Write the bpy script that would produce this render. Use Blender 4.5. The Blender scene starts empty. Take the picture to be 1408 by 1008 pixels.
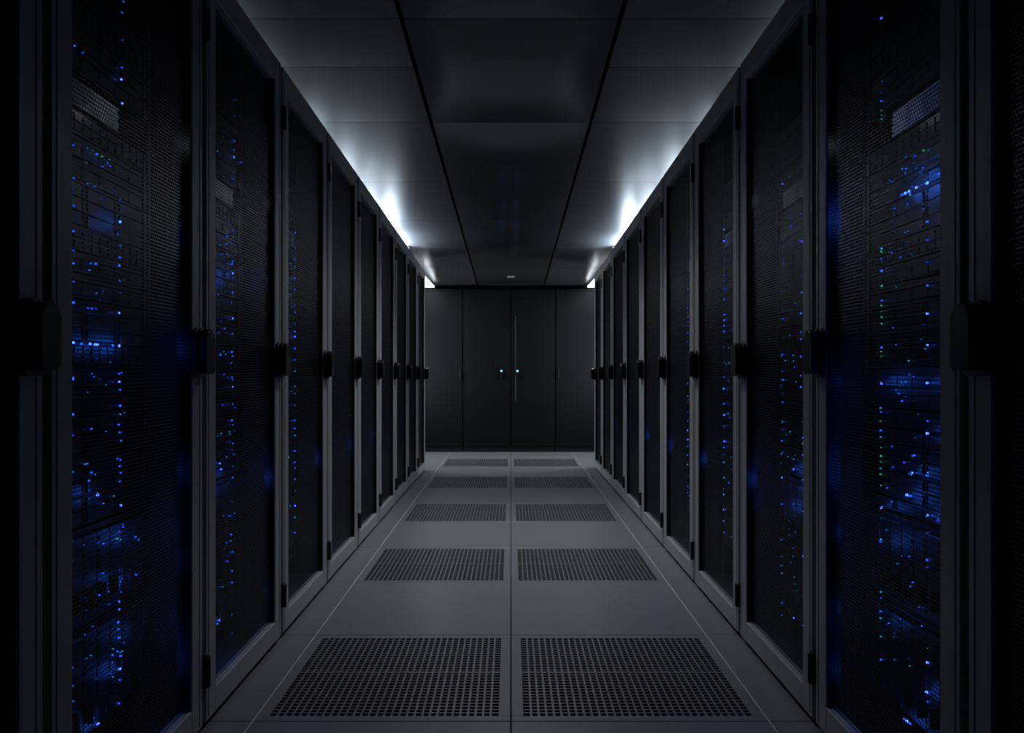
import bpy, bmesh, math, random
random.seed(7)
R = random.Random(11)

# ---------------------------------------------------------------- camera, world, lights, exposure
sc = bpy.context.scene
COL = sc.collection
F = 1094.0            # focal length in pixels of the 1408 px wide frame
VX, VY = 702.5, 507.0  # vanishing point of the aisle
H = 0.8187            # eye height
W = 0.691             # half width of the aisle

cam_d = bpy.data.cameras.new('camera')
cam = bpy.data.objects.new('camera', cam_d)
COL.objects.link(cam)
cam.location = (0, 0, H)
cam.rotation_euler = (math.pi / 2, 0, 0)
cam_d.sensor_width = 36
cam_d.lens = F / 1408 * 36
cam_d.shift_x = (704 - VX) / 1408
cam_d.shift_y = (VY - 504) / 1408
cam_d.clip_start = 0.02
sc.camera = cam

w = bpy.data.worlds.new('world')
sc.world = w
w.use_nodes = True
w.node_tree.nodes['Background'].inputs[0].default_value = (0.4, 0.5, 0.7, 1)
w.node_tree.nodes['Background'].inputs[1].default_value = 0.002
sc.view_settings.view_transform = 'Standard'
sc.view_settings.look = 'None'
sc.view_settings.exposure = 0.0
sc.view_settings.gamma = 1.0
sc.view_settings.use_curve_mapping = False
sc.cycles.use_denoising = True
sc.cycles.denoising_prefilter = 'ACCURATE'
sc.cycles.transparent_max_bounces = 16
sc.cycles.max_bounces = 8
sc.cycles.sample_clamp_indirect = 3.0
sc.cycles.sample_clamp_direct = 8.0


def lamp(name, kind, loc, rot, power, color, **kw):
    d = bpy.data.lights.new(name, kind)
    d.energy = power
    d.color = color
    for k, v in kw.items():
        setattr(d, k, v)
    o = bpy.data.objects.new(name, d)
    COL.objects.link(o)
    o.location = loc
    o.rotation_euler = rot
    return o


# soft fill spots added over the aisle, with no fixtures
for y, p in ((2.5, 10.0), (3.3, 27.0), (4.2, 50.0)):
    lamp('aisle_fill', 'SPOT', (0, y, 1.972 - .042 * y - .03), (0, 0, 0), p, (.88, .93, 1.0),
         spot_size=math.radians(130), spot_blend=1.0, shadow_soft_size=.16, specular_factor=.25)
# fill lights added in the cross aisle beyond the racks, without fixtures
for sx in (-1, 1):
    lamp('cross_aisle_fill', 'AREA', (sx * 1.6, 7.05, .90), (0, sx * math.pi / 2, 0), 13.0, (.86, .92, 1.0), shape='RECTANGLE', size=.8, size_y=.35, specular_factor=.2)
    # added spot, no real lamp, that brightens the outer cabinet doors
    lamp('cabinet_door_fill', 'SPOT', (sx * 1.35, 6.95, .86), (math.pi / 2, 0, sx * math.atan2(.40, .84)), 42.0, (.86, .92, 1.0),
         spot_size=math.radians(75), spot_blend=1.0, shadow_soft_size=.05, specular_factor=.1)

# ---------------------------------------------------------------- materials
MATS = {}


def mat(name, col, rough=.5, metal=0.0, spec=.5, emit=None, strength=0, noise=0, bump=0, scale=40, stretch=None):
    m = bpy.data.materials.new(name)
    m.use_nodes = True
    nt = m.node_tree
    b = nt.nodes['Principled BSDF']
    b.inputs['Base Color'].default_value = (*col, 1)
    b.inputs['Roughness'].default_value = rough
    b.inputs['Metallic'].default_value = metal
    b.inputs['Specular IOR Level'].default_value = spec
    if emit:
        b.inputs['Emission Color'].default_value = (*emit, 1)
        b.inputs['Emission Strength'].default_value = strength
    if noise or bump:
        tc = nt.nodes.new('ShaderNodeTexCoord')
        mp = nt.nodes.new('ShaderNodeMapping')
        if stretch:
            mp.inputs['Scale'].default_value = stretch
        n = nt.nodes.new('ShaderNodeTexNoise')
        n.inputs['Scale'].default_value = scale
        n.inputs['Detail'].default_value = 4
        nt.links.new(tc.outputs['Object'], mp.inputs[0])
        nt.links.new(mp.outputs[0], n.inputs['Vector'])
        if noise:
            mr = nt.nodes.new('ShaderNodeMapRange')
            mr.inputs[3].default_value = rough - noise
            mr.inputs[4].default_value = rough + noise
            nt.links.new(n.outputs[0], mr.inputs[0])
            nt.links.new(mr.outputs[0], b.inputs['Roughness'])
            mx = nt.nodes.new('ShaderNodeMix')
            mx.data_type = 'RGBA'
            mx.inputs[6].default_value = (*[c * .88 for c in col], 1)
            mx.inputs[7].default_value = (*[min(1, c * 1.12) for c in col], 1)
            nt.links.new(n.outputs[0], mx.inputs[0])
            nt.links.new(mx.outputs[2], b.inputs['Base Color'])
        if bump:
            bp = nt.nodes.new('ShaderNodeBump')
            bp.inputs['Strength'].default_value = bump
            bp.inputs['Distance'].default_value = .001
            nt.links.new(n.outputs[0], bp.inputs['Height'])
            nt.links.new(bp.outputs[0], b.inputs['Normal'])
    MATS[name] = m
    return m


M_frame = mat('powder_coated_steel', (.40, .405, .405), .42, .0, .5, noise=.05, scale=120)
M_black = mat('black_sheet_steel', (.012, .012, .014), .45)
M_inner = mat('glossy_black_panel', (.022, .023, .027), .5, 0, .3)
M_plastic = mat('black_plastic', (.006, .006, .007), .32)
M_grip = mat('black_grip_plastic', (.008, .008, .009), .25)
M_hinge = mat('hinge_black', (.008, .008, .009), .4)
M_bezel = mat('bezel_dark', (.012, .0125, .015), .35)
M_tray = mat('drive_tray_grey', (.016, .017, .020), .36)
M_silver = mat('vented_panel_silver', (.85, .87, .9), .4, .0)
M_chassis = mat('chassis_steel', (.012, .0125, .0135), .5)
M_floor = mat('floor_tile_laminate', (.222, .227, .242), .34, .0, .45)
M_grille = mat('grille_metal', (.20, .204, .215), .36, .2)
M_sub = mat('subfloor_concrete', (.02, .02, .021), .9, bump=.4, scale=12)
M_trim = mat('aluminium_trim', (.75, .76, .78), .4, .1)
M_ceil = mat('ceiling_panel_metal', (.052, .055, .061), .31, .0, .25)
M_ceil_mid = mat('ceiling_panel_glossy', (.045, .0455, .047), .17, .0, .5)
M_slab = mat('ceiling_void', (.006, .006, .006), .9)
M_wall = mat('dark_wall_paint', (.03, .03, .033), .7, bump=.2, scale=90)
M_cab = mat('black_cabinet_lacquer', (.010, .010, .0105), .36, 0, .10, noise=.03, scale=8)
M_lampbody = mat('luminaire_body', (.12, .12, .125), .4)
COVE = {2: 4, 3: 6, 4: 11, 5: 44, 6: 125, 7: 230, 8: 560}
M_cove = {k: mat('cove_diffuser', (.8, .8, .8), .5, emit=(.74, .87, 1.0), strength=3) for k, v in COVE.items()}
for m in M_cove.values():
    m.cycles.emission_sampling = 'NONE'
M_panel = mat('luminaire_diffuser', (.8, .8, .8), .5, emit=(.86, .93, 1.0), strength=9)
M_led = {
    'bright': mat('led_blue_bright', (.01, .02, .1), .4, emit=(.03, .09, 1.0), strength=7),
    'mid': mat('led_blue', (.01, .02, .1), .4, emit=(.008, .07, 1.0), strength=3),
    'dim': mat('led_blue_dim', (.01, .02, .1), .4, emit=(.008, .11, .9), strength=1.2),
    'cyan': mat('led_cyan_dim', (.01, .05, .1), .4, emit=(.02, .35, .8), strength=1.0),
    'green': mat('led_green_dim', (.01, .08, .05), .4, emit=(.05, .8, .4), strength=.7),
}
M_lock = mat('lock_light_blue', (.01, .02, .1), .4, emit=(.16, .36, 1.0), strength=4)
for m in list(M_led.values()) + [M_lock]:
    m.cycles.emission_sampling = 'NONE'


def perforated():
    """black sheet steel punched with a staggered grid of round holes (object coordinates in metres)"""
    m = bpy.data.materials.new('perforated_steel')
    m.use_nodes = True
    nt = m.node_tree
    N, L = nt.nodes, nt.links
    b = N['Principled BSDF']
    b.inputs['Base Color'].default_value = (.020, .0205, .0225, 1)
    b.inputs['Roughness'].default_value = .38
    b.inputs['Specular IOR Level'].default_value = .4
    out = N['Material Output']
    tc = N.new('ShaderNodeTexCoord')
    sp = N.new('ShaderNodeSeparateXYZ')
    L.new(tc.outputs['Object'], sp.inputs[0])

    def mth(op, a, c=None, d=None):
        n = N.new('ShaderNodeMath')
        n.operation = op
        for i, x in enumerate((a, c, d)):
            if x is None:
                continue
            if isinstance(x, (int, float)):
                n.inputs[i].default_value = x
            else:
                L.new(x, n.inputs[i])
        return n.outputs[0]
    P = .0072
    rz = mth('DIVIDE', sp.outputs['Z'], P)
    row = mth('FLOOR', rz)
    fz = mth('SUBTRACT', mth('SUBTRACT', rz, row), .5)
    off = mth('MULTIPLY', mth('MODULO', row, 2.0), .5)
    ry = mth('ADD', mth('DIVIDE', sp.outputs['Y'], P * 1.1), off)
    fy = mth('SUBTRACT', mth('SUBTRACT', ry, mth('FLOOR', ry)), .5)
    r = mth('SQRT', mth('ADD', mth('MULTIPLY', fz, fz), mth('MULTIPLY', fy, fy)))
    hole = mth('LESS_THAN', r, .42)
    tr = N.new('ShaderNodeBsdfTransparent')
    mx = N.new('ShaderNodeMixShader')
    L.new(hole, mx.inputs[0])
    L.new(b.outputs[0], mx.inputs[1])
    L.new(tr.outputs[0], mx.inputs[2])
    L.new(mx.outputs[0], out.inputs[0])
    return m


M_perf = perforated()


# ---------------------------------------------------------------- mesh helpers
class MB:
    """collects boxes and prisms, then links them as one mesh object"""

    def __init__(self):
        self.bm = bmesh.new()

    def box(self, x0, x1, y0, y1, z0, z1, bev=0.0, seg=1):
        vs = [self.bm.verts.new(p) for p in ((x0, y0, z0), (x1, y0, z0), (x1, y1, z0), (x0, y1, z0),
                                              (x0, y0, z1), (x1, y0, z1), (x1, y1, z1), (x0, y1, z1))]
        fs = [self.bm.faces.new([vs[i] for i in f]) for f in
              ((3, 2, 1, 0), (4, 5, 6, 7), (0, 1, 5, 4), (1, 2, 6, 5), (2, 3, 7, 6), (3, 0, 4, 7))]
        if bev:
            es = list({e for f in fs for e in f.edges})
            bmesh.ops.bevel(self.bm, geom=es, offset=bev, segments=seg, affect='EDGES', profile=.5)
        return self

    def prism(self, pts, axis, a0, a1, bev=0.0, seg=1):
        """extrude a closed outline of 2-D points along an axis ('x','y','z')"""
        def p3(p, a):
            return {'x': (a, p[0], p[1]), 'y': (p[0], a, p[1]), 'z': (p[0], p[1], a)}[axis]
        lo = [self.bm.verts.new(p3(p, a0)) for p in pts]
        hi = [self.bm.verts.new(p3(p, a1)) for p in pts]
        n = len(pts)
        fs = [self.bm.faces.new(lo[::-1]), self.bm.faces.new(hi)]
        for i in range(n):
            fs.append(self.bm.faces.new((lo[i], lo[(i + 1) % n], hi[(i + 1) % n], hi[i])))
        if bev:
            es = list(set(fs[0].edges) | set(fs[1].edges))
            bmesh.ops.bevel(self.bm, geom=es, offset=bev, segments=seg, affect='EDGES', profile=.5)
        return self

    def quad(self, pts):
        self.bm.faces.new([self.bm.verts.new(p) for p in pts])
        return self

    def mapped(self, fn):
        for v in self.bm.verts:
            v.co = fn(v.co)
        return self

    def build(self, name, material, parent=None, loc=(0, 0, 0), smooth=False):
        bmesh.ops.recalc_face_normals(self.bm, faces=self.bm.faces)
        me = bpy.data.meshes.new(name)
        for v in self.bm.verts:
            v.co.x -= loc[0]
            v.co.y -= loc[1]
            v.co.z -= loc[2]
        self.bm.to_mesh(me)
        self.bm.free()
        me.materials.append(material)
        if smooth:
            for p in me.polygons:
                p.use_smooth = True
        return link(name, me, loc, parent)


ORIGIN = {}


def link(name, me, loc=(0, 0, 0), parent=None):
    o = bpy.data.objects.new(name, me)
    COL.objects.link(o)
    ORIGIN[o.name] = tuple(loc)
    if parent is not None:
        o.parent = parent
        pl = ORIGIN[parent.name]
        o.location = (loc[0] - pl[0], loc[1] - pl[1], loc[2] - pl[2])
    else:
        o.location = loc
    return o


def tag(o, label=None, cat=None, group=None, kind=None):
    if label:
        o['label'] = label
    if cat:
        o['category'] = cat
    if group:
        o['group'] = group
    if kind:
        o['kind'] = kind
    return o


def ceil_z(y):
    return 1.9717 - .042 * y


H0 = 1.8214


def srow(y):
    """the rows of racks get a little lower towards the far end"""
    return 1 - .034 * y / H0


ORD = ['first', 'second', 'third', 'fourth', 'fifth', 'sixth', 'seventh', 'eighth', 'ninth', 'tenth', 'eleventh',
       'twelfth', 'thirteenth', 'fourteenth', 'fifteenth', 'sixteenth', 'seventeenth', 'eighteenth', 'nineteenth',
       'twentieth', 'twenty-first', 'twenty-second', 'twenty-third', 'twenty-fourth']

# ---------------------------------------------------------------- room shell
XW = 2.7
Y0, YB = -1.0, 8.45
floor = MB().box(-XW, XW, Y0, YB, -.40, -.30).build('floor', M_sub)
tag(floor, kind='structure')
ceiling = MB().box(-XW, XW, Y0, YB, 2.06, 2.14).build('ceiling', M_slab)
tag(ceiling, kind='structure')
for nm, b in (('wall_left', (-XW - .1, -XW, Y0, YB)), ('wall_right', (XW, XW + .1, Y0, YB)),
              ('wall_back', (-XW, XW, YB, YB + .1)), ('wall_front', (-XW, XW, Y0 - .1, Y0))):
    tag(MB().box(*b, -.4, 2.14).build(nm, M_wall), kind='structure')

# --- raised floor: tiles and perforated tiles, 0.6 m grid
T = .6
TY = 1.847


def tile_mesh():
    return MB().box(.0012, T - .0012, .0012, T - .0012, -.032, 0, .0015)


solid = tile_mesh()
bmesh.ops.recalc_face_normals(solid.bm, faces=solid.bm.faces)
me_solid = bpy.data.meshes.new('floor_tile')
solid.bm.to_mesh(me_solid)
me_solid.materials.append(M_floor)
B = .03
fr = MB()
a, z = .0012, 0
fr.box(a, T - a, a, B, -.032, 0, .0015)
fr.box(a, T - a, T - B, T - a, -.032, 0, .0015)
fr.box(a, B, B - .001, T - B + .001, -.032, 0, .0012)
fr.box(T - B, T - a, B - .001, T - B + .001, -.032, 0, .0012)
bmesh.ops.recalc_face_normals(fr.bm, faces=fr.bm.faces)
me_frame = bpy.data.meshes.new('perforated_tile')
fr.bm.to_mesh(me_frame)
me_frame.materials.append(M_floor)
gr = MB()
NB = 30
pitch = (T - 2 * B) / NB
for i in range(1, NB):
    c = B + i * pitch
    gr.box(c - .0027, c + .0027, B - .001, T - B + .001, -.011, -.0004)
    hw = .0048 if i == NB // 2 else .0024
    zt = -.0005 if i == NB // 2 else -.0009
    gr.box(B - .001, T - B + .001, c - hw, c + hw, -.010, zt)
bmesh.ops.recalc_face_normals(gr.bm, faces=gr.bm.faces)
me_grille = bpy.data.meshes.new('grille')
gr.bm.to_mesh(me_grille)
me_grille.materials.append(M_grille)

for r in range(-3, 10):
    y = TY + T * r
    for c in range(-3, 3):
        grille = (r >= 0 and r % 2 == 0 and c in (-1, 0))
        if grille:
            t = link('perforated_tile', me_frame, (c * T, y, 0), floor)
            g = link('grille', me_grille, (c * T, y, 0), t)
            tag(g, kind='stuff')
        else:
            t = link('floor_tile', me_solid, (c * T, y, 0), floor)
for i, x in ((1, -.6), (2, .6)):
    tag(MB().box(x - .0014, x + .0014, .05, 7.84, -.02, .0006, .0005).build('trim_%d' % i, M_trim), kind='structure')

# --- suspended ceiling panels
cols = [(-1.75, -.336), (-.322, .322), (.336, 1.75)]
rows = [2.393 + .886 * k for k in range(-4, 7)] + [8.40]
NS = 8
for ci, (x0, x1) in enumerate(cols):
    for ri in range(len(rows) - 1):
        y0, y1 = rows[ri] + .002, rows[ri + 1] - .002
        parts = [(y0, y1)]
        if ci != 1 and y0 < 2.74 < y1:
            parts = [(y0, 2.738), (2.742, y1)]
        for (ya, yb) in parts:
            bm = MB()
            vs = [[None] * (NS + 1) for _ in range(NS + 1)]
            sag = .012 if ci == 1 else .0015
            for i in range(NS + 1):
                for j in range(NS + 1):
                    u, v = i / NS, j / NS
                    x, y = x0 + (x1 - x0) * u, ya + (yb - ya) * v
                    zz = ceil_z(y) - sag * math.sin(math.pi * u) * math.sin(math.pi * v)
                    vs[i][j] = bm.bm.verts.new((x, y, zz))
            for i in range(NS):
                for j in range(NS):
                    bm.bm.faces.new((vs[i][j], vs[i][j + 1], vs[i + 1][j + 1], vs[i + 1][j]))
            # folded edges
            ring = [vs[i][0] for i in range(NS + 1)] + [vs[NS][j] for j in range(1, NS + 1)] + \
                   [vs[i][NS] for i in range(NS - 1, -1, -1)] + [vs[0][j] for j in range(NS - 1, 0, -1)]
            top = [bm.bm.verts.new((p.co.x, p.co.y, p.co.z + .03)) for p in ring]
            side = []
            for i in range(len(ring)):
                side.append(bm.bm.faces.new((ring[i], ring[(i + 1) % len(ring)], top[(i + 1) % len(ring)], top[i])))
            cap = bm.bm.faces.new(top)
            o = bm.build('ceiling_panel', M_ceil_mid if ci == 1 else M_ceil, ceiling)
            flat = {f for f in range(len(o.data.polygons)) if f >= NS * NS}
            for p in o.data.polygons:
                p.use_smooth = p.index not in flat
            # split the fold so that the panel face keeps its own shading
            md = o.modifiers.new('edge', 'EDGE_SPLIT')
            md.split_angle = math.radians(40)
# dark backing trims in the two long ceiling joints
for i, x in ((3, -.329), (4, .329)):
    m = MB()
    m.quad([(x - .03, Y0, ceil_z(Y0) + .032), (x + .03, Y0, ceil_z(Y0) + .032),
            (x + .03, 8.4, ceil_z(8.4) + .032), (x - .03, 8.4, ceil_z(8.4) + .032)])
    m.quad([(x - .03, Y0, ceil_z(Y0) + .040), (x + .03, Y0, ceil_z(Y0) + .040),
            (x + .03, 8.4, ceil_z(8.4) + .040), (x - .03, 8.4, ceil_z(8.4) + .040)])
    tag(m.build('trim_%d' % i, M_slab), kind='structure')

# ---------------------------------------------------------------- server racks
bounds = {
    -1: [.585, 1.186, 1.794, 2.403, 3.002, 3.6, 4.18, 4.76, 5.33, 5.88, 6.42],
    1: [.61, 1.213, 1.815, 2.407, 3.006, 3.615, 4.22, 4.84, 5.45, 6.05, 6.60],
}
SIDE = {-1: 'left', 1: 'right'}
U0 = {-1: .120, 1: .110}     # how far the equipment fronts stand behind the door face
DEPTH = 1.0
STILE = .060
GAP = .010


def rack_map(s, y0):
    """rack coordinates: u into the rack, v along the row, z up -> world"""
    def fn(c):
        y = y0 + c[1]
        return (s * (W + c[0]), y, c[2] * srow(y))
    return fn


def build_rack(s, k):
    y0, y1 = bounds[s][k], bounds[s][k + 1]
    wd = y1 - y0
    fn = rack_map(s, y0)
    root = bpy.data.objects.new('server_rack', None)
    COL.objects.link(root)
    root.empty_display_size = .1
    base = (s * (W + .5), (y0 + y1) / 2, 0)
    root.location = base
    ORIGIN[root.name] = base
    n = ORD[k]
    extra = {0: 'cut off by the picture edge', 9: 'the last one before the cross aisle'}.get(k, 'dark grey door frame round black mesh')
    tag(root, 'server rack, %s from camera in %s row, %s' % (n, SIDE[s], extra), 'server rack',
        'server racks in the two rows')
    e = .001
    zt = H0 - .002

    def P(name, mb, m, parent=root):
        return mb.mapped(fn).build(name, m, parent, base)
    # carcass
    P('side_panel', MB().box(.034, DEPTH, e, .005, .03, zt), M_inner)
    P('side_panel', MB().box(.034, DEPTH, wd - .005, wd - e, .03, zt), M_inner)
    P('roof_panel', MB().box(.034, DEPTH, .005, wd - .005, zt - .012, zt), M_black)
    P('base_panel', MB().box(.034, DEPTH, .005, wd - .005, .03, .05), M_inner)
    P('rear_panel', MB().box(DEPTH - .01, DEPTH, .005, wd - .005, .05, zt - .012), M_black)
    P('plinth', MB().box(.022, DEPTH - .02, .002, wd - .002, 0, .03), M_black)
    uf = U0[s]
    if k > 0:
        P('mounting_rail', MB().box(uf - .002, uf + .05, .006, .04, .05, zt - .03, .001), M_inner)
        P('mounting_rail', MB().box(uf - .002, uf + .05, wd - .022, wd - .006, .05, zt - .03, .001), M_inner)
    # door: four mitred frame bars, one mesh
    d = MB()
    zb, z1 = .016, zt - .002
    RT, RB = .072, .062
    t = .030
    d.box(0, t, GAP, GAP + STILE, zb, z1, .0025)
    d.box(0, t, wd - GAP - STILE, wd - GAP, zb, z1, .0025)
    d.box(.0004, t - .001, GAP + STILE - .003, wd - GAP - STILE + .003, z1 - RT, z1 - .0004, .0025)
    d.box(.0004, t - .001, GAP + STILE - .003, wd - GAP - STILE + .003, zb + .0004, zb + RB, .0025)
    # pressed ribs on the stiles
    for v in (GAP + .014, wd - GAP - .018):
        d.box(-.0012, .002, v, v + .004, zb + .01, z1 - .01)
    door = P('door', d, M_frame)
    # black strips added to keep the inner returns of the opening dark
    for v in (GAP + STILE - .0008, wd - GAP - STILE - .0022):
        P('dark_return_strip', MB().box(.0035, t + .002, v, v + .003, zb + RB - .002, z1 - RT + .002), M_plastic, door)
    # perforated sheet, set back in the frame
    q = MB().quad([(.015, GAP + STILE - .004, zb + RB - .004), (.015, wd - GAP - STILE + .004, zb + RB - .004),
                   (.015, wd - GAP - STILE + .004, z1 - RT + .004), (.015, GAP + STILE - .004, z1 - RT + .004)])
    P('perforated_sheet', q, M_perf, door)
    # swing handle at the far stile
    hc = .884
    hv0, hv1 = wd - GAP - STILE - .002, wd - GAP + .004
    hm = (hv0 + hv1) / 2
    hw = (hv1 - hv0) / 2
    N = 7

    def outline(half, top, bottom, rt, rb):
        pts = []
        for cx, cz, r, a0 in ((half - rt, top - rt, rt, 0), (-half + rt, top - rt, rt, 90),
                              (-half + rb, bottom + rb, rb, 180), (half - rb, bottom + rb, rb, 270)):
            for i in range(N):
                a = math.radians(a0 + 90 * i / (N - 1))
                pts.append((hm + cx + r * math.cos(a), cz + r * math.sin(a)))
        return pts
    hb = MB().prism(outline(hw, hc + .056, hc - .058, .026, .014), 'x', -.009, -.0002, .002)
    handle = P('door_handle', hb, M_plastic, door)
    gp = MB().prism(outline(hw * .74, hc + .052, hc - .050, .022, .008), 'x', -.030, -.0085, .004, 2)
    gp.prism(outline(hw * .80, hc + .050, hc - .049, .022, .007), 'x', -.021, -.0155, .001)
    gp.mapped(fn)
    # join the grip into the handle mesh
    me2 = bpy.data.meshes.new('grip')
    bmesh.ops.recalc_face_normals(gp.bm, faces=gp.bm.faces)
    for v in gp.bm.verts:
        v.co.x -= base[0]
        v.co.y -= base[1]
    gp.bm.to_mesh(me2)
    gp.bm.free()
    bmj = bmesh.new()
    bmj.from_mesh(handle.data)
    nf = len(bmj.faces)
    bmj.from_mesh(me2)
    bmj.faces.ensure_lookup_table()
    for f in bmj.faces[nf:]:
        f.material_index = 1
    bmj.to_mesh(handle.data)
    bmj.free()
    handle.data.materials.append(M_grip)
    bpy.data.meshes.remove(me2)
    # hinges at the near edge
    for zc in (1.652, .140):
        hb = MB()
        pts = []
        for i in range(10):
            a = 2 * math.pi * i / 10
            pts.append((-.004 + .009 * math.cos(a), .002 + .009 * math.sin(a)))
        hb.prism(pts, 'z', zc - .037, zc + .037, .002)
        hb.box(-.003, .0, .004, .022, zc - .03, zc + .03)
        P('hinge', hb, M_hinge, door)
    return root


# ---------------------------------------------------------------- equipment in the racks
led_cache = {}


def led_mesh(kind, size):
    key = (kind, round(size, 4))
    if key not in led_cache:
        m = MB()
        pts = [(size * .42 * math.cos(2 * math.pi * i / 8), size * .42 * math.sin(2 * math.pi * i / 8)) for i in range(8)]
        m.prism(pts, 'x', -.0015, .0015)
        bmesh.ops.recalc_face_normals(m.bm, faces=m.bm.faces)
        me = bpy.data.meshes.new('status_light')
        m.bm.to_mesh(me)
        m.bm.free()
        me.materials.append(M_led[kind])
        led_cache[key] = me
    return led_cache[key]


KIND_TEXT = {
    'rack_server': ('slim black server', 'server'),
    'storage_server': ('black storage server with drive trays', 'server'),
    'blade_chassis': ('tall black chassis of upright blades', 'server'),
    'network_switch': ('thin dark network switch with port rows', 'switch'),
    'vented_panel': ('pale grey vented blanking panel', 'panel'),
}


def build_unit(s, k, kind, z0, z1, label, group, v0=.05, v1=None, fine=True):
    y0 = bounds[s][k]
    wd = bounds[s][k + 1] - y0
    if v1 is None:
        v1 = wd - .026
    fn = rack_map(s, y0)
    uf = U0[s]
    g = .0012
    z0, z1 = z0 + g, z1 - g
    yc = y0 + (v0 + v1) / 2
    base = (s * (W + uf + .006), yc, z0 * srow(yc))
    dep = .02 if kind == 'vented_panel' else .62
    body = MB().box(uf + .006, uf + dep, v0 + .004, v1 - .004, z0, z1).mapped(fn).build(kind, M_chassis, None, base)
    tag(body, label, KIND_TEXT[kind][1], group)

    def P(name, mb, m):
        return mb.mapped(fn).build(name, m, body, base)
    hgt = z1 - z0
    if kind == 'vented_panel':
        # lattice of a pale sheet: staggered oblong holes
        m = MB()
        ph, pv = .0105, hgt / 5
        m.box(uf, uf + .003, v0, v1, z0, z0 + .003).box(uf, uf + .003, v0, v1, z1 - .003, z1)
        nrow = 5
        for r in range(nrow + 1):
            zc = z0 + .002 + (hgt - .004) * r / nrow
            if 0 < r < nrow:
                m.box(uf + .0003, uf + .003, v0, v1, zc - .0012, zc + .0012)
            if r < nrow:
                n = int((v1 - v0) / ph)
                for i in range(n + 1):
                    v = v0 + i * ph + (ph / 2 if r % 2 else 0)
                    if v + .003 < v1:
                        m.box(uf + .0002, uf + .003, v, v + .0045, zc, zc + (hgt - .004) / nrow)
        P('vent_lattice', m, M_silver)
        return body
    # ears
    P('ear', MB().box(uf - .002, uf + .006, v0, v0 + .016, z0, z1, .0008), M_bezel)
    P('ear', MB().box(uf - .002, uf + .006, v1 - .016, v1, z0, z1, .0008), M_bezel)
    a, b = v0 + .02, v1 - .02
    m = MB()
    if kind == 'rack_server':
        n = 8 if fine else 4
        st = (b - a) / n
        for i in range(n):
            m.box(uf - .001, uf + .006, a + i * st + .0015, a + (i + 1) * st - .0015, z0 + .004, z1 - .014, .0008)
        m.box(uf, uf + .006, a, b, z1 - .011, z1 - .002)
        P('drive_row', m, M_tray)
    elif kind == 'storage_server':
        nx, nz = (4, 3) if fine else (3, 2)
        for i in range(nx):
            for j in range(nz):
                st, sz = (b - a) / nx, (hgt - .004) / nz
                m.box(uf - .002, uf + .006, a + i * st + .002, a + (i + 1) * st - .002,
                      z0 + .002 + j * sz + .0015, z0 + .002 + (j + 1) * sz - .0015, .001)
                if fine:
                    m.box(uf - .006, uf - .001, a + i * st + .012, a + i * st + .018,
                          z0 + .002 + j * sz + .004, z0 + .002 + (j + 1) * sz - .004)
        P('drive_tray_bank', m, M_tray)
    elif kind == 'blade_chassis':
        n = 10 if fine else 5
        st = (b - a) / n
        for i in range(n):
            bm_ = MB().box(uf - .004, uf + .006, a + i * st + .001, a + (i + 1) * st - .001, z0 + .012, z1 - .012, .0015)
            bm_.box(uf - .016, uf - .003, a + i * st + .012, a + i * st + .020, z0 + .03, z0 + .07, .001)
            for q in range(6):
                zq = z1 - .03 - q * .012
                bm_.box(uf - .0055, uf - .0035, a + i * st + .008, a + (i + 1) * st - .008, zq, zq + .005)
            P('blade', bm_, M_tray)
    elif kind == 'network_switch':
        n = 16 if fine else 6
        st = (b - a) / n
        m.box(uf, uf + .006, a, b, z0, z1)
        for i in range(n):
            for j in (0, 1):
                m.box(uf - .003, uf + .001, a + i * st + .003, a + (i + 1) * st - .003,
                      z0 + .004 + j * hgt * .46, z0 + hgt * .46 + j * hgt * .44)
        P('port_row', m, M_bezel)
    return body


def add_led(unit, s, k, v, z, kind, size):
    y = bounds[s][k] + v
    loc = (s * (W + U0[s] - .0065), y, z * srow(y))
    o = link('status_light', led_mesh(kind, size), loc, unit)
    return o


# the stack of each rack, from the bottom: kind and height in rack units
U = .0445
NEAR = [('blade_chassis', .115, .335), ('blade_chassis', .34, .530)]
zz = .536
for kd, u in (('storage_server', 2), ('storage_server', 2), ('rack_server', 1), ('rack_server', 1), ('rack_server', 1),
              ('network_switch', 1), ('storage_server', 2), ('rack_server', 1), ('rack_server', 1), ('network_switch', 1),
              ('storage_server', 2), ('rack_server', 1), ('rack_server', 1), ('network_switch', 1)):
    NEAR.append((kd, zz, zz + u * U))
    zz += u * U
zpan = zz + .01
NEAR.append(('vented_panel', zpan, zpan + .052))
zz = zpan + .07
for kd, u in (('rack_server', 1), ('rack_server', 1), ('network_switch', 1), ('rack_server', 1)):
    NEAR.append((kd, zz, zz + u * U))
    zz += u * U
FAR = [('blade_chassis', .115, .335), ('blade_chassis', .34, .530)]
zz = .536
for kd, u in (('storage_server', 2), ('storage_server', 2), ('storage_server', 2), ('rack_server', 1), ('storage_server', 2),
              ('storage_server', 2), ('network_switch', 1)):
    FAR.append((kd, zz, zz + u * U))
    zz += u * U

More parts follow.
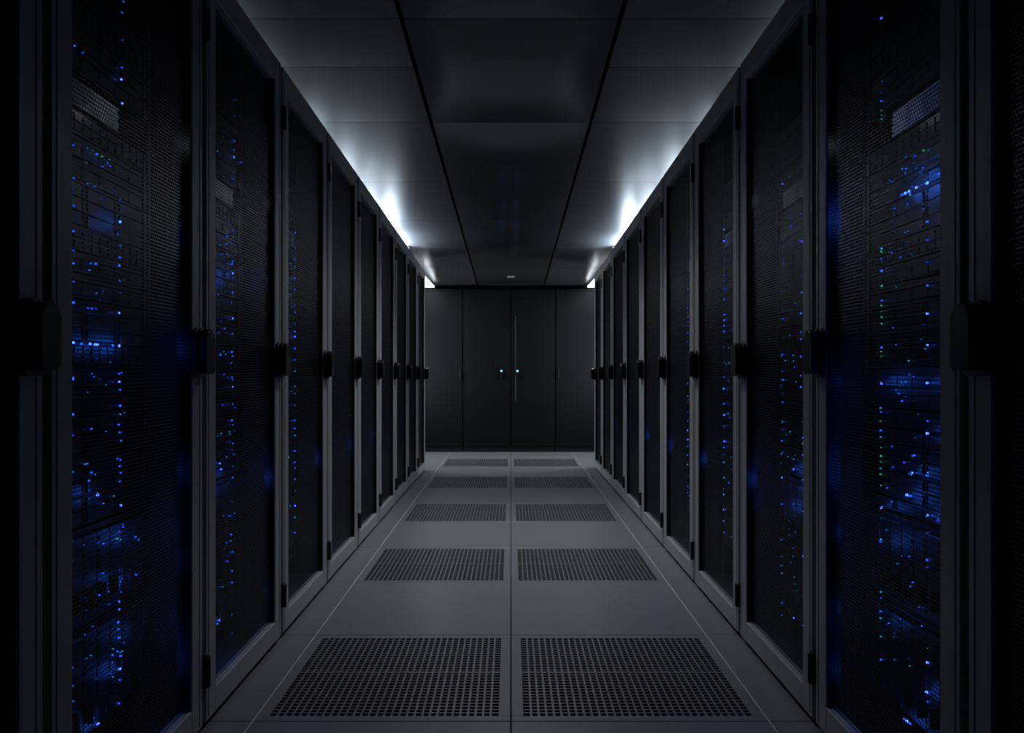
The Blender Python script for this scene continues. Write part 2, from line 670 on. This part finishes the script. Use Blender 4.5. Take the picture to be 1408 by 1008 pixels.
# lights read off the photograph for the two nearest racks of each row: (pixel x, pixel y, strength, size in mm)
LEDS = {
    (-1, 1): [(170, 2, 'dim', 4), (168, 17, 'dim', 4), (169, 55, 'dim', 3), (168, 93, 'mid', 3.5), (167, 109, 'bright', 5),
              (168, 142, 'bright', 4.5), (102, 63, 'mid', 4), (114, 73, 'dim', 5), (101, 199, 'mid', 4), (120, 203, 'dim', 5),
              (133, 212, 'mid', 4), (128, 207, 'cyan', 3), (140, 215, 'green', 3), (150, 219, 'cyan', 3),
              (101, 245, 'dim', 4), (101, 260, 'dim', 4), (101, 283, 'mid', 5), (165, 275, 'dim', 5), (165, 305, 'bright', 6),
              (101, 318, 'mid', 4), (101, 345, 'mid', 4), (101, 363, 'mid', 5), (125, 362, 'dim', 4), (132, 363, 'mid', 4),
              (165, 338, 'dim', 3), (165, 354, 'mid', 3), (164, 365, 'mid', 5), (165, 386, 'dim', 5), (101, 388, 'mid', 4),
              (165, 402, 'dim', 4), (101, 416, 'mid', 5), (121, 423, 'mid', 4), (127, 424, 'mid', 4), (132, 424, 'mid', 4),
              (164, 430, 'bright', 5), (101, 471, 'bright', 5), (112, 473, 'mid', 4), (124, 473, 'bright', 5),
              (131, 474, 'bright', 6), (134, 474, 'bright', 5), (155, 475, 'mid', 5), (164, 476, 'bright', 7),
              (100, 520, 'mid', 5), (100, 522, 'mid', 4), (164, 525, 'bright', 4), (164, 514, 'mid', 3), (165, 536, 'mid', 3),
              (165, 558, 'mid', 5), (165, 570, 'cyan', 4), (100, 570, 'mid', 5), (100, 598, 'mid', 5), (163, 584, 'mid', 4),
              (165, 594, 'mid', 5), (166, 606, 'mid', 4), (120, 637, 'mid', 4), (117, 638, 'cyan', 3), (126, 650, 'dim', 5),
              (131, 652, 'dim', 4), (122, 661, 'dim', 5), (165, 632, 'mid', 5), (165, 641, 'mid', 4), (166, 650, 'dim', 4),
              (165, 662, 'dim', 4), (100, 649, 'dim', 4), (134, 680, 'bright', 7), (166, 695, 'bright', 5), (164, 731, 'mid', 4),
              (161, 741, 'green', 3), (166, 742, 'cyan', 3), (186, 738, 'mid', 5), (190, 742, 'dim', 5), (100, 770, 'dim', 4),
              (100, 745, 'dim', 4), (164, 801, 'bright', 7), (187, 790, 'mid', 5), (165, 814, 'mid', 4), (164, 828, 'mid', 5),
              (164, 838, 'mid', 5), (163, 856, 'mid', 6), (162, 865, 'dim', 5), (164, 877, 'mid', 5), (155, 901, 'mid', 5),
              (162, 896, 'mid', 5), (166, 902, 'mid', 4), (165, 920, 'bright', 6), (165, 935, 'dim', 4), (164, 967, 'mid', 5),
              (100, 918, 'dim', 4), (100, 943, 'dim', 4), (100, 965, 'mid', 4), (135, 996, 'bright', 7)],
    (-1, 2): [(323, 137, 'dim', 4), (323, 159, 'dim', 3), (322, 194, 'mid', 4), (321, 206, 'mid', 3), (322, 216, 'bright', 5),
              (336, 223, 'mid', 4), (299, 208, 'dim', 4), (321, 237, 'mid', 4), (321, 246, 'mid', 4), (309, 298, 'dim', 5),
              (314, 304, 'dim', 5), (312, 325, 'mid', 4), (300, 322, 'dim', 4), (319, 363, 'mid', 5), (320, 376, 'bright', 6),
              (333, 369, 'dim', 4), (300, 405, 'dim', 4), (320, 402, 'mid', 4), (318, 416, 'mid', 4), (320, 438, 'bright', 4.5),
              (309, 452, 'dim', 5), (319, 459, 'mid', 5), (301, 457, 'mid', 4), (303, 488, 'mid', 5), (319, 484, 'mid', 5),
              (320, 490, 'mid', 5), (319, 519, 'mid', 4), (320, 522, 'mid', 4), (320, 532, 'bright', 4), (320, 556, 'mid', 5),
              (319, 578, 'mid', 5), (320, 584, 'mid', 4), (304, 596, 'cyan', 4), (316, 597, 'mid', 4), (299, 600, 'dim', 4),
              (320, 610, 'mid', 4), (319, 619, 'dim', 4), (302, 637, 'bright', 5), (304, 645, 'bright', 6), (320, 657, 'mid', 5),
              (319, 690, 'dim', 4), (320, 712, 'mid', 4), (318, 735, 'mid', 4), (320, 759, 'mid', 5), (313, 772, 'mid', 5),
              (319, 785, 'mid', 5), (319, 801, 'mid', 4), (318, 827, 'mid', 4), (319, 845, 'dim', 4), (302, 853, 'bright', 6),
              (299, 858, 'mid', 5), (319, 870, 'dim', 4)],
    (1, 1): [(1212, 25, 'mid', 6), (1212, 112, 'dim', 3), (1212, 127, 'dim', 3), (1212, 139, 'mid', 3), (1212, 152, 'green', 3),
             (1212, 158, 'green', 3), (1212, 164, 'cyan', 3), (1258, 215, 'dim', 5), (1270, 207, 'green', 4), (1277, 206, 'cyan', 4),
             (1240, 232, 'cyan', 4), (1246, 216, 'dim', 4), (1291, 240, 'mid', 6), (1275, 252, 'bright', 8), (1260, 258, 'bright', 5),
             (1250, 264, 'bright', 8), (1245, 266, 'bright', 7), (1240, 268, 'mid', 5), (1275, 305, 'mid', 5), (1275, 330, 'mid', 5),
             (1275, 360, 'mid', 4), (1275, 393, 'mid', 5), (1275, 431, 'bright', 5), (1275, 475, 'bright', 5.5), (1212, 342, 'cyan', 5),
             (1212, 346, 'green', 4), (1212, 356, 'dim', 4), (1212, 372, 'mid', 7), (1212, 393, 'green', 5), (1212, 413, 'mid', 5),
             (1212, 420, 'green', 3), (1212, 428, 'green', 3), (1212, 436, 'green', 3), (1212, 445, 'green', 3), (1212, 478, 'mid', 5),
             (1212, 484, 'green', 4), (1212, 490, 'green', 4), (1212, 527, 'bright', 6), (1275, 527, 'bright', 6),
             (1211, 561, 'cyan', 4), (1211, 567, 'mid', 4), (1211, 579, 'green', 3), (1211, 592, 'mid', 4), (1211, 601, 'cyan', 3),
             (1211, 615, 'green', 3), (1211, 627, 'green', 4), (1211, 635, 'green', 4), (1211, 644, 'cyan', 3), (1211, 652, 'green', 4),
             (1211, 667, 'green', 4), (1275, 579, 'dim', 4), (1275, 596, 'bright', 6), (1258, 626, 'mid', 4), (1255, 627, 'dim', 4),
             (1254, 651, 'bright', 7), (1250, 651, 'mid', 4), (1275, 650, 'cyan', 4), (1275, 654, 'mid', 4), (1247, 681, 'bright', 7.5),
             (1252, 682, 'mid', 4), (1212, 698, 'bright', 6), (1275, 709, 'bright', 6), (1290, 715, 'mid', 5), (1226, 690, 'dim', 4),
             (1212, 713, 'cyan', 3), (1211, 742, 'cyan', 5), (1211, 745, 'mid', 4), (1275, 733, 'dim', 4), (1275, 770, 'mid', 5),
             (1275, 780, 'dim', 4), (1212, 800, 'bright', 5), (1202, 795, 'mid', 5), (1211, 814, 'cyan', 4), (1211, 822, 'mid', 4),
             (1211, 841, 'mid', 4), (1211, 850, 'cyan', 4), (1211, 875, 'cyan', 4), (1211, 907, 'mid', 4), (1275, 891, 'cyan', 3),
             (1275, 911, 'bright', 5), (1274, 952, 'bright', 6), (1275, 965, 'dim', 4), (1247, 992, 'bright', 7),
             (1243, 989, 'mid', 5), (1252, 995, 'mid', 5)],
    (1, 2): [(1076, 253, 'bright', 4), (1085, 243, 'dim', 4), (1102, 229, 'dim', 4), (1101, 294, 'mid', 4), (1086, 300, 'dim', 4),
             (1100, 331, 'mid', 5), (1103, 332, 'mid', 4), (1091, 316, 'dim', 4), (1077, 362, 'dim', 4), (1102, 380, 'mid', 4),
             (1102, 402, 'mid', 4), (1076, 438, 'mid', 4), (1101, 431, 'mid', 5), (1101, 457, 'mid', 5), (1101, 466, 'mid', 5),
             (1076, 487, 'mid', 5), (1101, 490, 'mid', 6), (1101, 517, 'mid', 4), (1076, 522, 'mid', 5), (1101, 532, 'mid', 5),
             (1076, 553, 'dim', 4), (1076, 580, 'cyan', 4), (1104, 580, 'mid', 4), (1104, 602, 'mid', 5), (1104, 610, 'green', 3),
             (1075, 606, 'mid', 4), (1076, 622, 'dim', 4), (1104, 625, 'mid', 5), (1091, 645, 'bright', 6), (1075, 657, 'bright', 5),
             (1104, 660, 'mid', 5), (1075, 693, 'mid', 5), (1104, 703, 'mid', 5), (1075, 717, 'cyan', 4), (1075, 742, 'mid', 4),
             (1075, 765, 'dim', 4), (1075, 788, 'cyan', 4), (1104, 765, 'mid', 4), (1075, 812, 'mid', 4), (1075, 829, 'mid', 4),
             (1091, 850, 'bright', 5), (1104, 861, 'mid', 5), (1104, 820, 'dim', 4), (1075, 846, 'dim', 4)],
}

GLOW = []
for s in (-1, 1):
    for k in range(10):
        rack = build_rack(s, k)
        if k == 0:
            continue
        near = k <= 4
        units = []
        stack = NEAR if near else FAR
        nn = len(stack)
        v_far = bounds[s][k + 1] - bounds[s][k] - .026
        for i, (kd, z0, z1) in enumerate(stack):
            txt = KIND_TEXT[kd][0]
            where = '%s %s rack' % (ORD[k], SIDE[s])
            if kd == 'vented_panel':
                lab = '%s high in %s' % (txt, where)
            elif near:
                lab = '%s, %s from top in %s' % (txt, ORD[nn - 1 - i], where)
            else:
                lab = '%s, %s from bottom in %s' % (txt, ORD[i], where)
            grp = {'vented_panel': 'vented panels in the racks', 'network_switch': 'switches in the racks'}.get(kd, 'servers in the racks')
            v1 = None
            if kd == 'vented_panel':
                v1 = {1: .46, 2: .53}.get(k)
            units.append((z0, z1, build_unit(s, k, kd, z0, z1, lab, grp, v1=v1, fine=near)))

        def owner(z):
            ok = [u for u in units if u[2].name.split('.')[0] != 'vented_panel']
            return min(ok, key=lambda u: 0 if u[0] <= z <= u[1] else min(abs(z - u[0]), abs(z - u[1])))[2]
        if (s, k) in LEDS:
            for (px, py, st, mm) in LEDS[(s, k)]:
                X = W + U0[s] - .0065
                y = F * X / abs(px - VX)
                v = min(y - bounds[s][k], v_far - .004)
                y = bounds[s][k] + v
                z = (H + (VY - py) * y / F) / srow(y)
                if z < .03 or z > 1.75:
                    continue
                add_led(owner(z), s, k, v, z, st, mm * .001)
                if st == 'bright' and mm >= 6:
                    GLOW.append((s, y, z * srow(y), mm, .030))
            for _ in range(70 if k == 1 else 50):
                z = R.choice([R.uniform(.2, .5), R.uniform(.5, .9), R.uniform(.75, 1.25), R.uniform(1.18, 1.28)])
                v = R.uniform(.31, .47) if k == 1 else R.uniform(.40, .53)
                add_led(owner(z), s, k, v, z, R.choice(('dim', 'dim', 'cyan', 'mid')), R.choice((.002, .0025, .003)))
        else:
            vcol = v_far - .012
            z = .22
            while z < (1.42 if k < 5 else 1.1):
                near_b = R.random()
                st = 'bright' if near_b > .8 else ('mid' if near_b > .35 else ('dim' if near_b > .15 else 'cyan'))
                add_led(owner(z), s, k, vcol + R.uniform(-.004, .004), z, st, R.choice((.005, .006, .0075)))
                z += R.choice((.022, .03, .045, .045, .06)) * (1.0 if k < 6 else 1.6)
            if k < 6:
                for _ in range(14):
                    z = R.uniform(.2, 1.3)
                    add_led(owner(z), s, k, vcol - R.uniform(.02, .12), z, R.choice(('dim', 'mid', 'dim', 'cyan')), .004)
        if k >= 2:
            GLOW.append((s, bounds[s][k] + .44, .50 * srow(bounds[s][k]), 9 if k < 6 else 5, .06))

# the strongest status lights spill blue light over the cabinet insides
GLOW += [(-1, 1.70, .46, 8, .05), (-1, 1.72, .25, 6, .05), (-1, 1.69, .87, 6, .05), (-1, 2.30, 1.07, 6, .05),
         (-1, 2.30, .50, 6, .05), (1, 1.72, .79, 6, .05), (1, 1.71, .45, 7, .05), (1, 1.71, .28, 6, .05), (1, 2.31, .42, 7, .05),
         (1, 1.55, 1.19, 10, .03)]
for (s, y, z, mm, off) in GLOW:
    lamp('status_glow', 'POINT', (s * (W + U0[s] - off), y, z), (0, 0, 0), .030 * (mm / 6) ** 2, (.02, .14, 1.0), shadow_soft_size=.02)

# faint lamps added to brighten the pale vented panels of the nearest racks
for s in (-1, 1):
    for k, v, p in ((1, .42, .016), (2, .47, .012)):
        y = bounds[s][k] + v
        lamp('vented_panel_fill', 'POINT', (s * (W + U0[s] - .06), y, (zpan + .03) * srow(y)), (0, 0, 0), p, (.8, .9, 1.0), shadow_soft_size=.01)

# ---------------------------------------------------------------- lamps of the place
# cove strips lying on the rack tops
for s in (-1, 1):
    for k in COVE:
        y0, y1 = bounds[s][k], bounds[s][k + 1]
        if k == 8:
            y1 = 5.86
        if y1 - y0 < .2:
            continue
        ym = (y0 + y1) / 2
        zt = (H0 - .002) * srow(ym)
        slope = -.034
        x0 = W + {8: .12, 7: .15, 6: .18, 5: .21}.get(k, .24)
        x1 = x0 + .05
        strong = k >= 6

        def fn(c, ym=ym, s=s):
            return (s * c[0], c[1], c[2] + slope * (c[1] - ym))
        b = MB().box(x0, x1, y0 + .006, y1 - .006, zt + .0005, zt + .016, .002).mapped(fn)
        o = b.build('light_strip', M_lampbody, None, (s * (x0 + x1) / 2, ym, zt))
        tag(o, '%s cool white light strip on top of the %s rack of the %s row' % ('bright' if strong else 'dim', ORD[k], SIDE[s]),
            'light', 'cove lights on the racks')
        if k == 8:   # unseen plate added to cut off the cove light above the racks
            ye = 5.87
            MB().box(W + .06, W + .9, ye, ye + .006, (H0 + .001) * srow(ye), ceil_z(ye) - .006).mapped(lambda c, s=s: (s * c[0], c[1], c[2])).build(
                'light_baffle', M_black, o, (s * (x0 + x1) / 2, ym, zt))
        d = MB().box(x0 + .006, x1 - .006, y0 + .01, y1 - .01, zt + .016, zt + .026).mapped(fn)
        d.build('diffuser', M_cove[k], o, (s * (x0 + x1) / 2, ym, zt))
        ln, wl = y1 - y0 - .02, .040
        lamp('cove_light', 'AREA', (s * (x0 + x1) / 2, ym, zt + .0295), (math.pi + slope, 0, 0), COVE[k] * math.pi * ln * wl, (.74, .87, 1.0),
             shape='RECTANGLE', size=wl, size_y=ln)

M_back = mat('luminaire_back_glow', (.8, .8, .8), .5, emit=(.86, .93, 1.0), strength=.5)
M_back.cycles.emission_sampling = 'NONE'
# panel luminaires hung in the cross aisle
for s in (-1, 1):
    ya, yb = 6.78, 7.68
    xa, xb = .735, 1.05
    zc = 1.605
    root = bpy.data.objects.new('panel_luminaire', None)
    COL.objects.link(root)
    base = (s * (xa + xb) / 2, (ya + yb) / 2, zc)
    root.location = base
    ORIGIN[root.name] = base
    tag(root, 'white panel lamp under the ceiling behind the %s row, lighting the cross aisle' % SIDE[s], 'lamp', 'cross aisle lamps')

    def fn(c, s=s):
        return (s * c[0], c[1], c[2])
    fr = MB()
    t = .012
    for b in ((xa, xa + t, ya, yb), (xb - t, xb, ya, yb), (xa + t, xb - t, ya, ya + t), (xa + t, xb - t, yb - t, yb)):
        fr.box(*b, zc - .006, zc - .001, .001)
    fr.mapped(fn).build('lamp_frame', M_lampbody, root, base)
    MB().box(xa + .002, xb - .002, ya + .002, yb - .002, zc - .001, zc + .005).mapped(fn).build('diffuser', M_panel, root, base)
    MB().box(xa, xb, ya, yb, zc + .0055, zc + .009, .001).mapped(fn).build('lamp_back', M_back, root, base)
    lamp('ceiling_fill', 'AREA', (s * (xa - .004), (ya + yb) / 2, zc - .015), (0, math.radians(180 + s * 50), 0), 1.8, (.86, .93, 1.0),
         shape='RECTANGLE', size=.01, size_y=.86)  # area light added below the luminaire edge to brighten the ceiling
    hg = MB()
    for hx in (xa + .05, xb - .05):
        for hy in (ya + .1, yb - .1):
            hg.box(hx - .003, hx + .003, hy - .003, hy + .003, zc + .01, ceil_z(hy) + .002)
    hg.mapped(fn).build('hanger', M_lampbody, root, base)

# small smoke detector on the ceiling before the end wall
yd = 7.25
pts = [(.035 * math.cos(2 * math.pi * i / 20), yd + .035 * math.sin(2 * math.pi * i / 20)) for i in range(20)]
m = MB().prism(pts, 'z', ceil_z(yd) - .016, ceil_z(yd) - .002, .004, 2)
M_det = mat('detector_white', (.5, .5, .5), .4)
det = m.build('smoke_detector', M_det, None, (0, yd, ceil_z(yd)))
tag(det, 'small round pale detector on the ceiling at the far end of the aisle', 'detector')

# ---------------------------------------------------------------- cabinets across the far end
YC = 7.79
M_cabhandle = mat('cabinet_handle_black', (.006, .006, .006), .5, 0, .12)
M_edge = mat('edge_strip_steel', (.16, .16, .165), .45)
ZC = 1.600
cabs = [(-1.66, -1.074, 'flat black cabinet at the far left end of the end wall, mostly hidden', 'R', False),
        (-1.070, -.4745, 'flat black cabinet left of the pair with blue lit locks', 'R', False),
        (-.4705, -.002, 'black end cabinet left of centre with a blue lit lock', 'R', True),
        (.002, .436, 'black end cabinet right of centre with a blue lit lock', 'L', True),
        (.440, 1.040, 'flat black cabinet right of the pair with blue lit locks', 'L', False),
        (1.044, 1.66, 'flat black cabinet at the far right end of the end wall, mostly hidden', 'L', False)]
for (x0, x1, lab, hs, lit) in cabs:
    base = ((x0 + x1) / 2, YC + .25, 0)
    root = bpy.data.objects.new('tall_cabinet', None)
    COL.objects.link(root)
    root.location = base
    ORIGIN[root.name] = base
    tag(root, lab, 'cabinet', 'black cabinets closing the aisle')
    MB().box(x0 + .001, x1 - .001, YC + .02, YC + .55, .06, ZC).build('carcass', M_black, root, base)
    MB().box(x0 + .002, x1 - .002, YC + .035, YC + .53, 0, .06).build('plinth', M_black, root, base)
    d = MB().box(x0 + .004, x1 - .004, YC, YC + .018, .064, ZC - .012, .002)
    door = d.build('door', M_cab, root, base)
    # stiffening folds low and high on the door
    MB().box(x0 + .006, x1 - .006, YC - .002, YC + .002, .115, .119).build('door_fold', M_cab, door, base)
    MB().box(x0 + .006, x1 - .006, YC - .002, YC + .002, ZC - .075, ZC - .071).build('door_fold', M_cab, door, base)
    ex = (x1 - .010) if hs == 'R' else (x0 + .006)
    if lit and hs == 'L':
        ex = .044
    MB().box(ex, ex + .0035, YC - .004, YC + .002, .50, 1.34, .0008).build('edge_strip', M_edge if ex == .044 else M_cab, door, base)
    if lit:
        hx = -.0926 if hs == 'R' else .064
        hz = .797
    else:
        hx = (x1 - .016) if hs == 'R' else (x0 + .020)
        hz = .800
    hb = MB().box(hx - .013, hx + .013, YC - .010, YC + .0005, hz - .085, hz + .035, .004, 2)
    hb.box(hx - .009, hx + .009, YC - .026, YC - .009, hz - .078, hz - .015, .004, 2)
    hd = hb.build('door_handle', M_cabhandle, door, base)
    if lit:
        pts = [(hx + .009 * math.cos(2 * math.pi * i / 14), hz + .009 * math.sin(2 * math.pi * i / 14)) for i in range(14)]
        MB().prism(pts, 'y', YC - .013, YC - .0095).build('lock_light', M_lock, door, base)
        lamp('lock_glow', 'POINT', (hx, YC - .03, hz), (0, 0, 0), .006, (.03, .12, 1.0), shadow_soft_size=.01, specular_factor=.2)
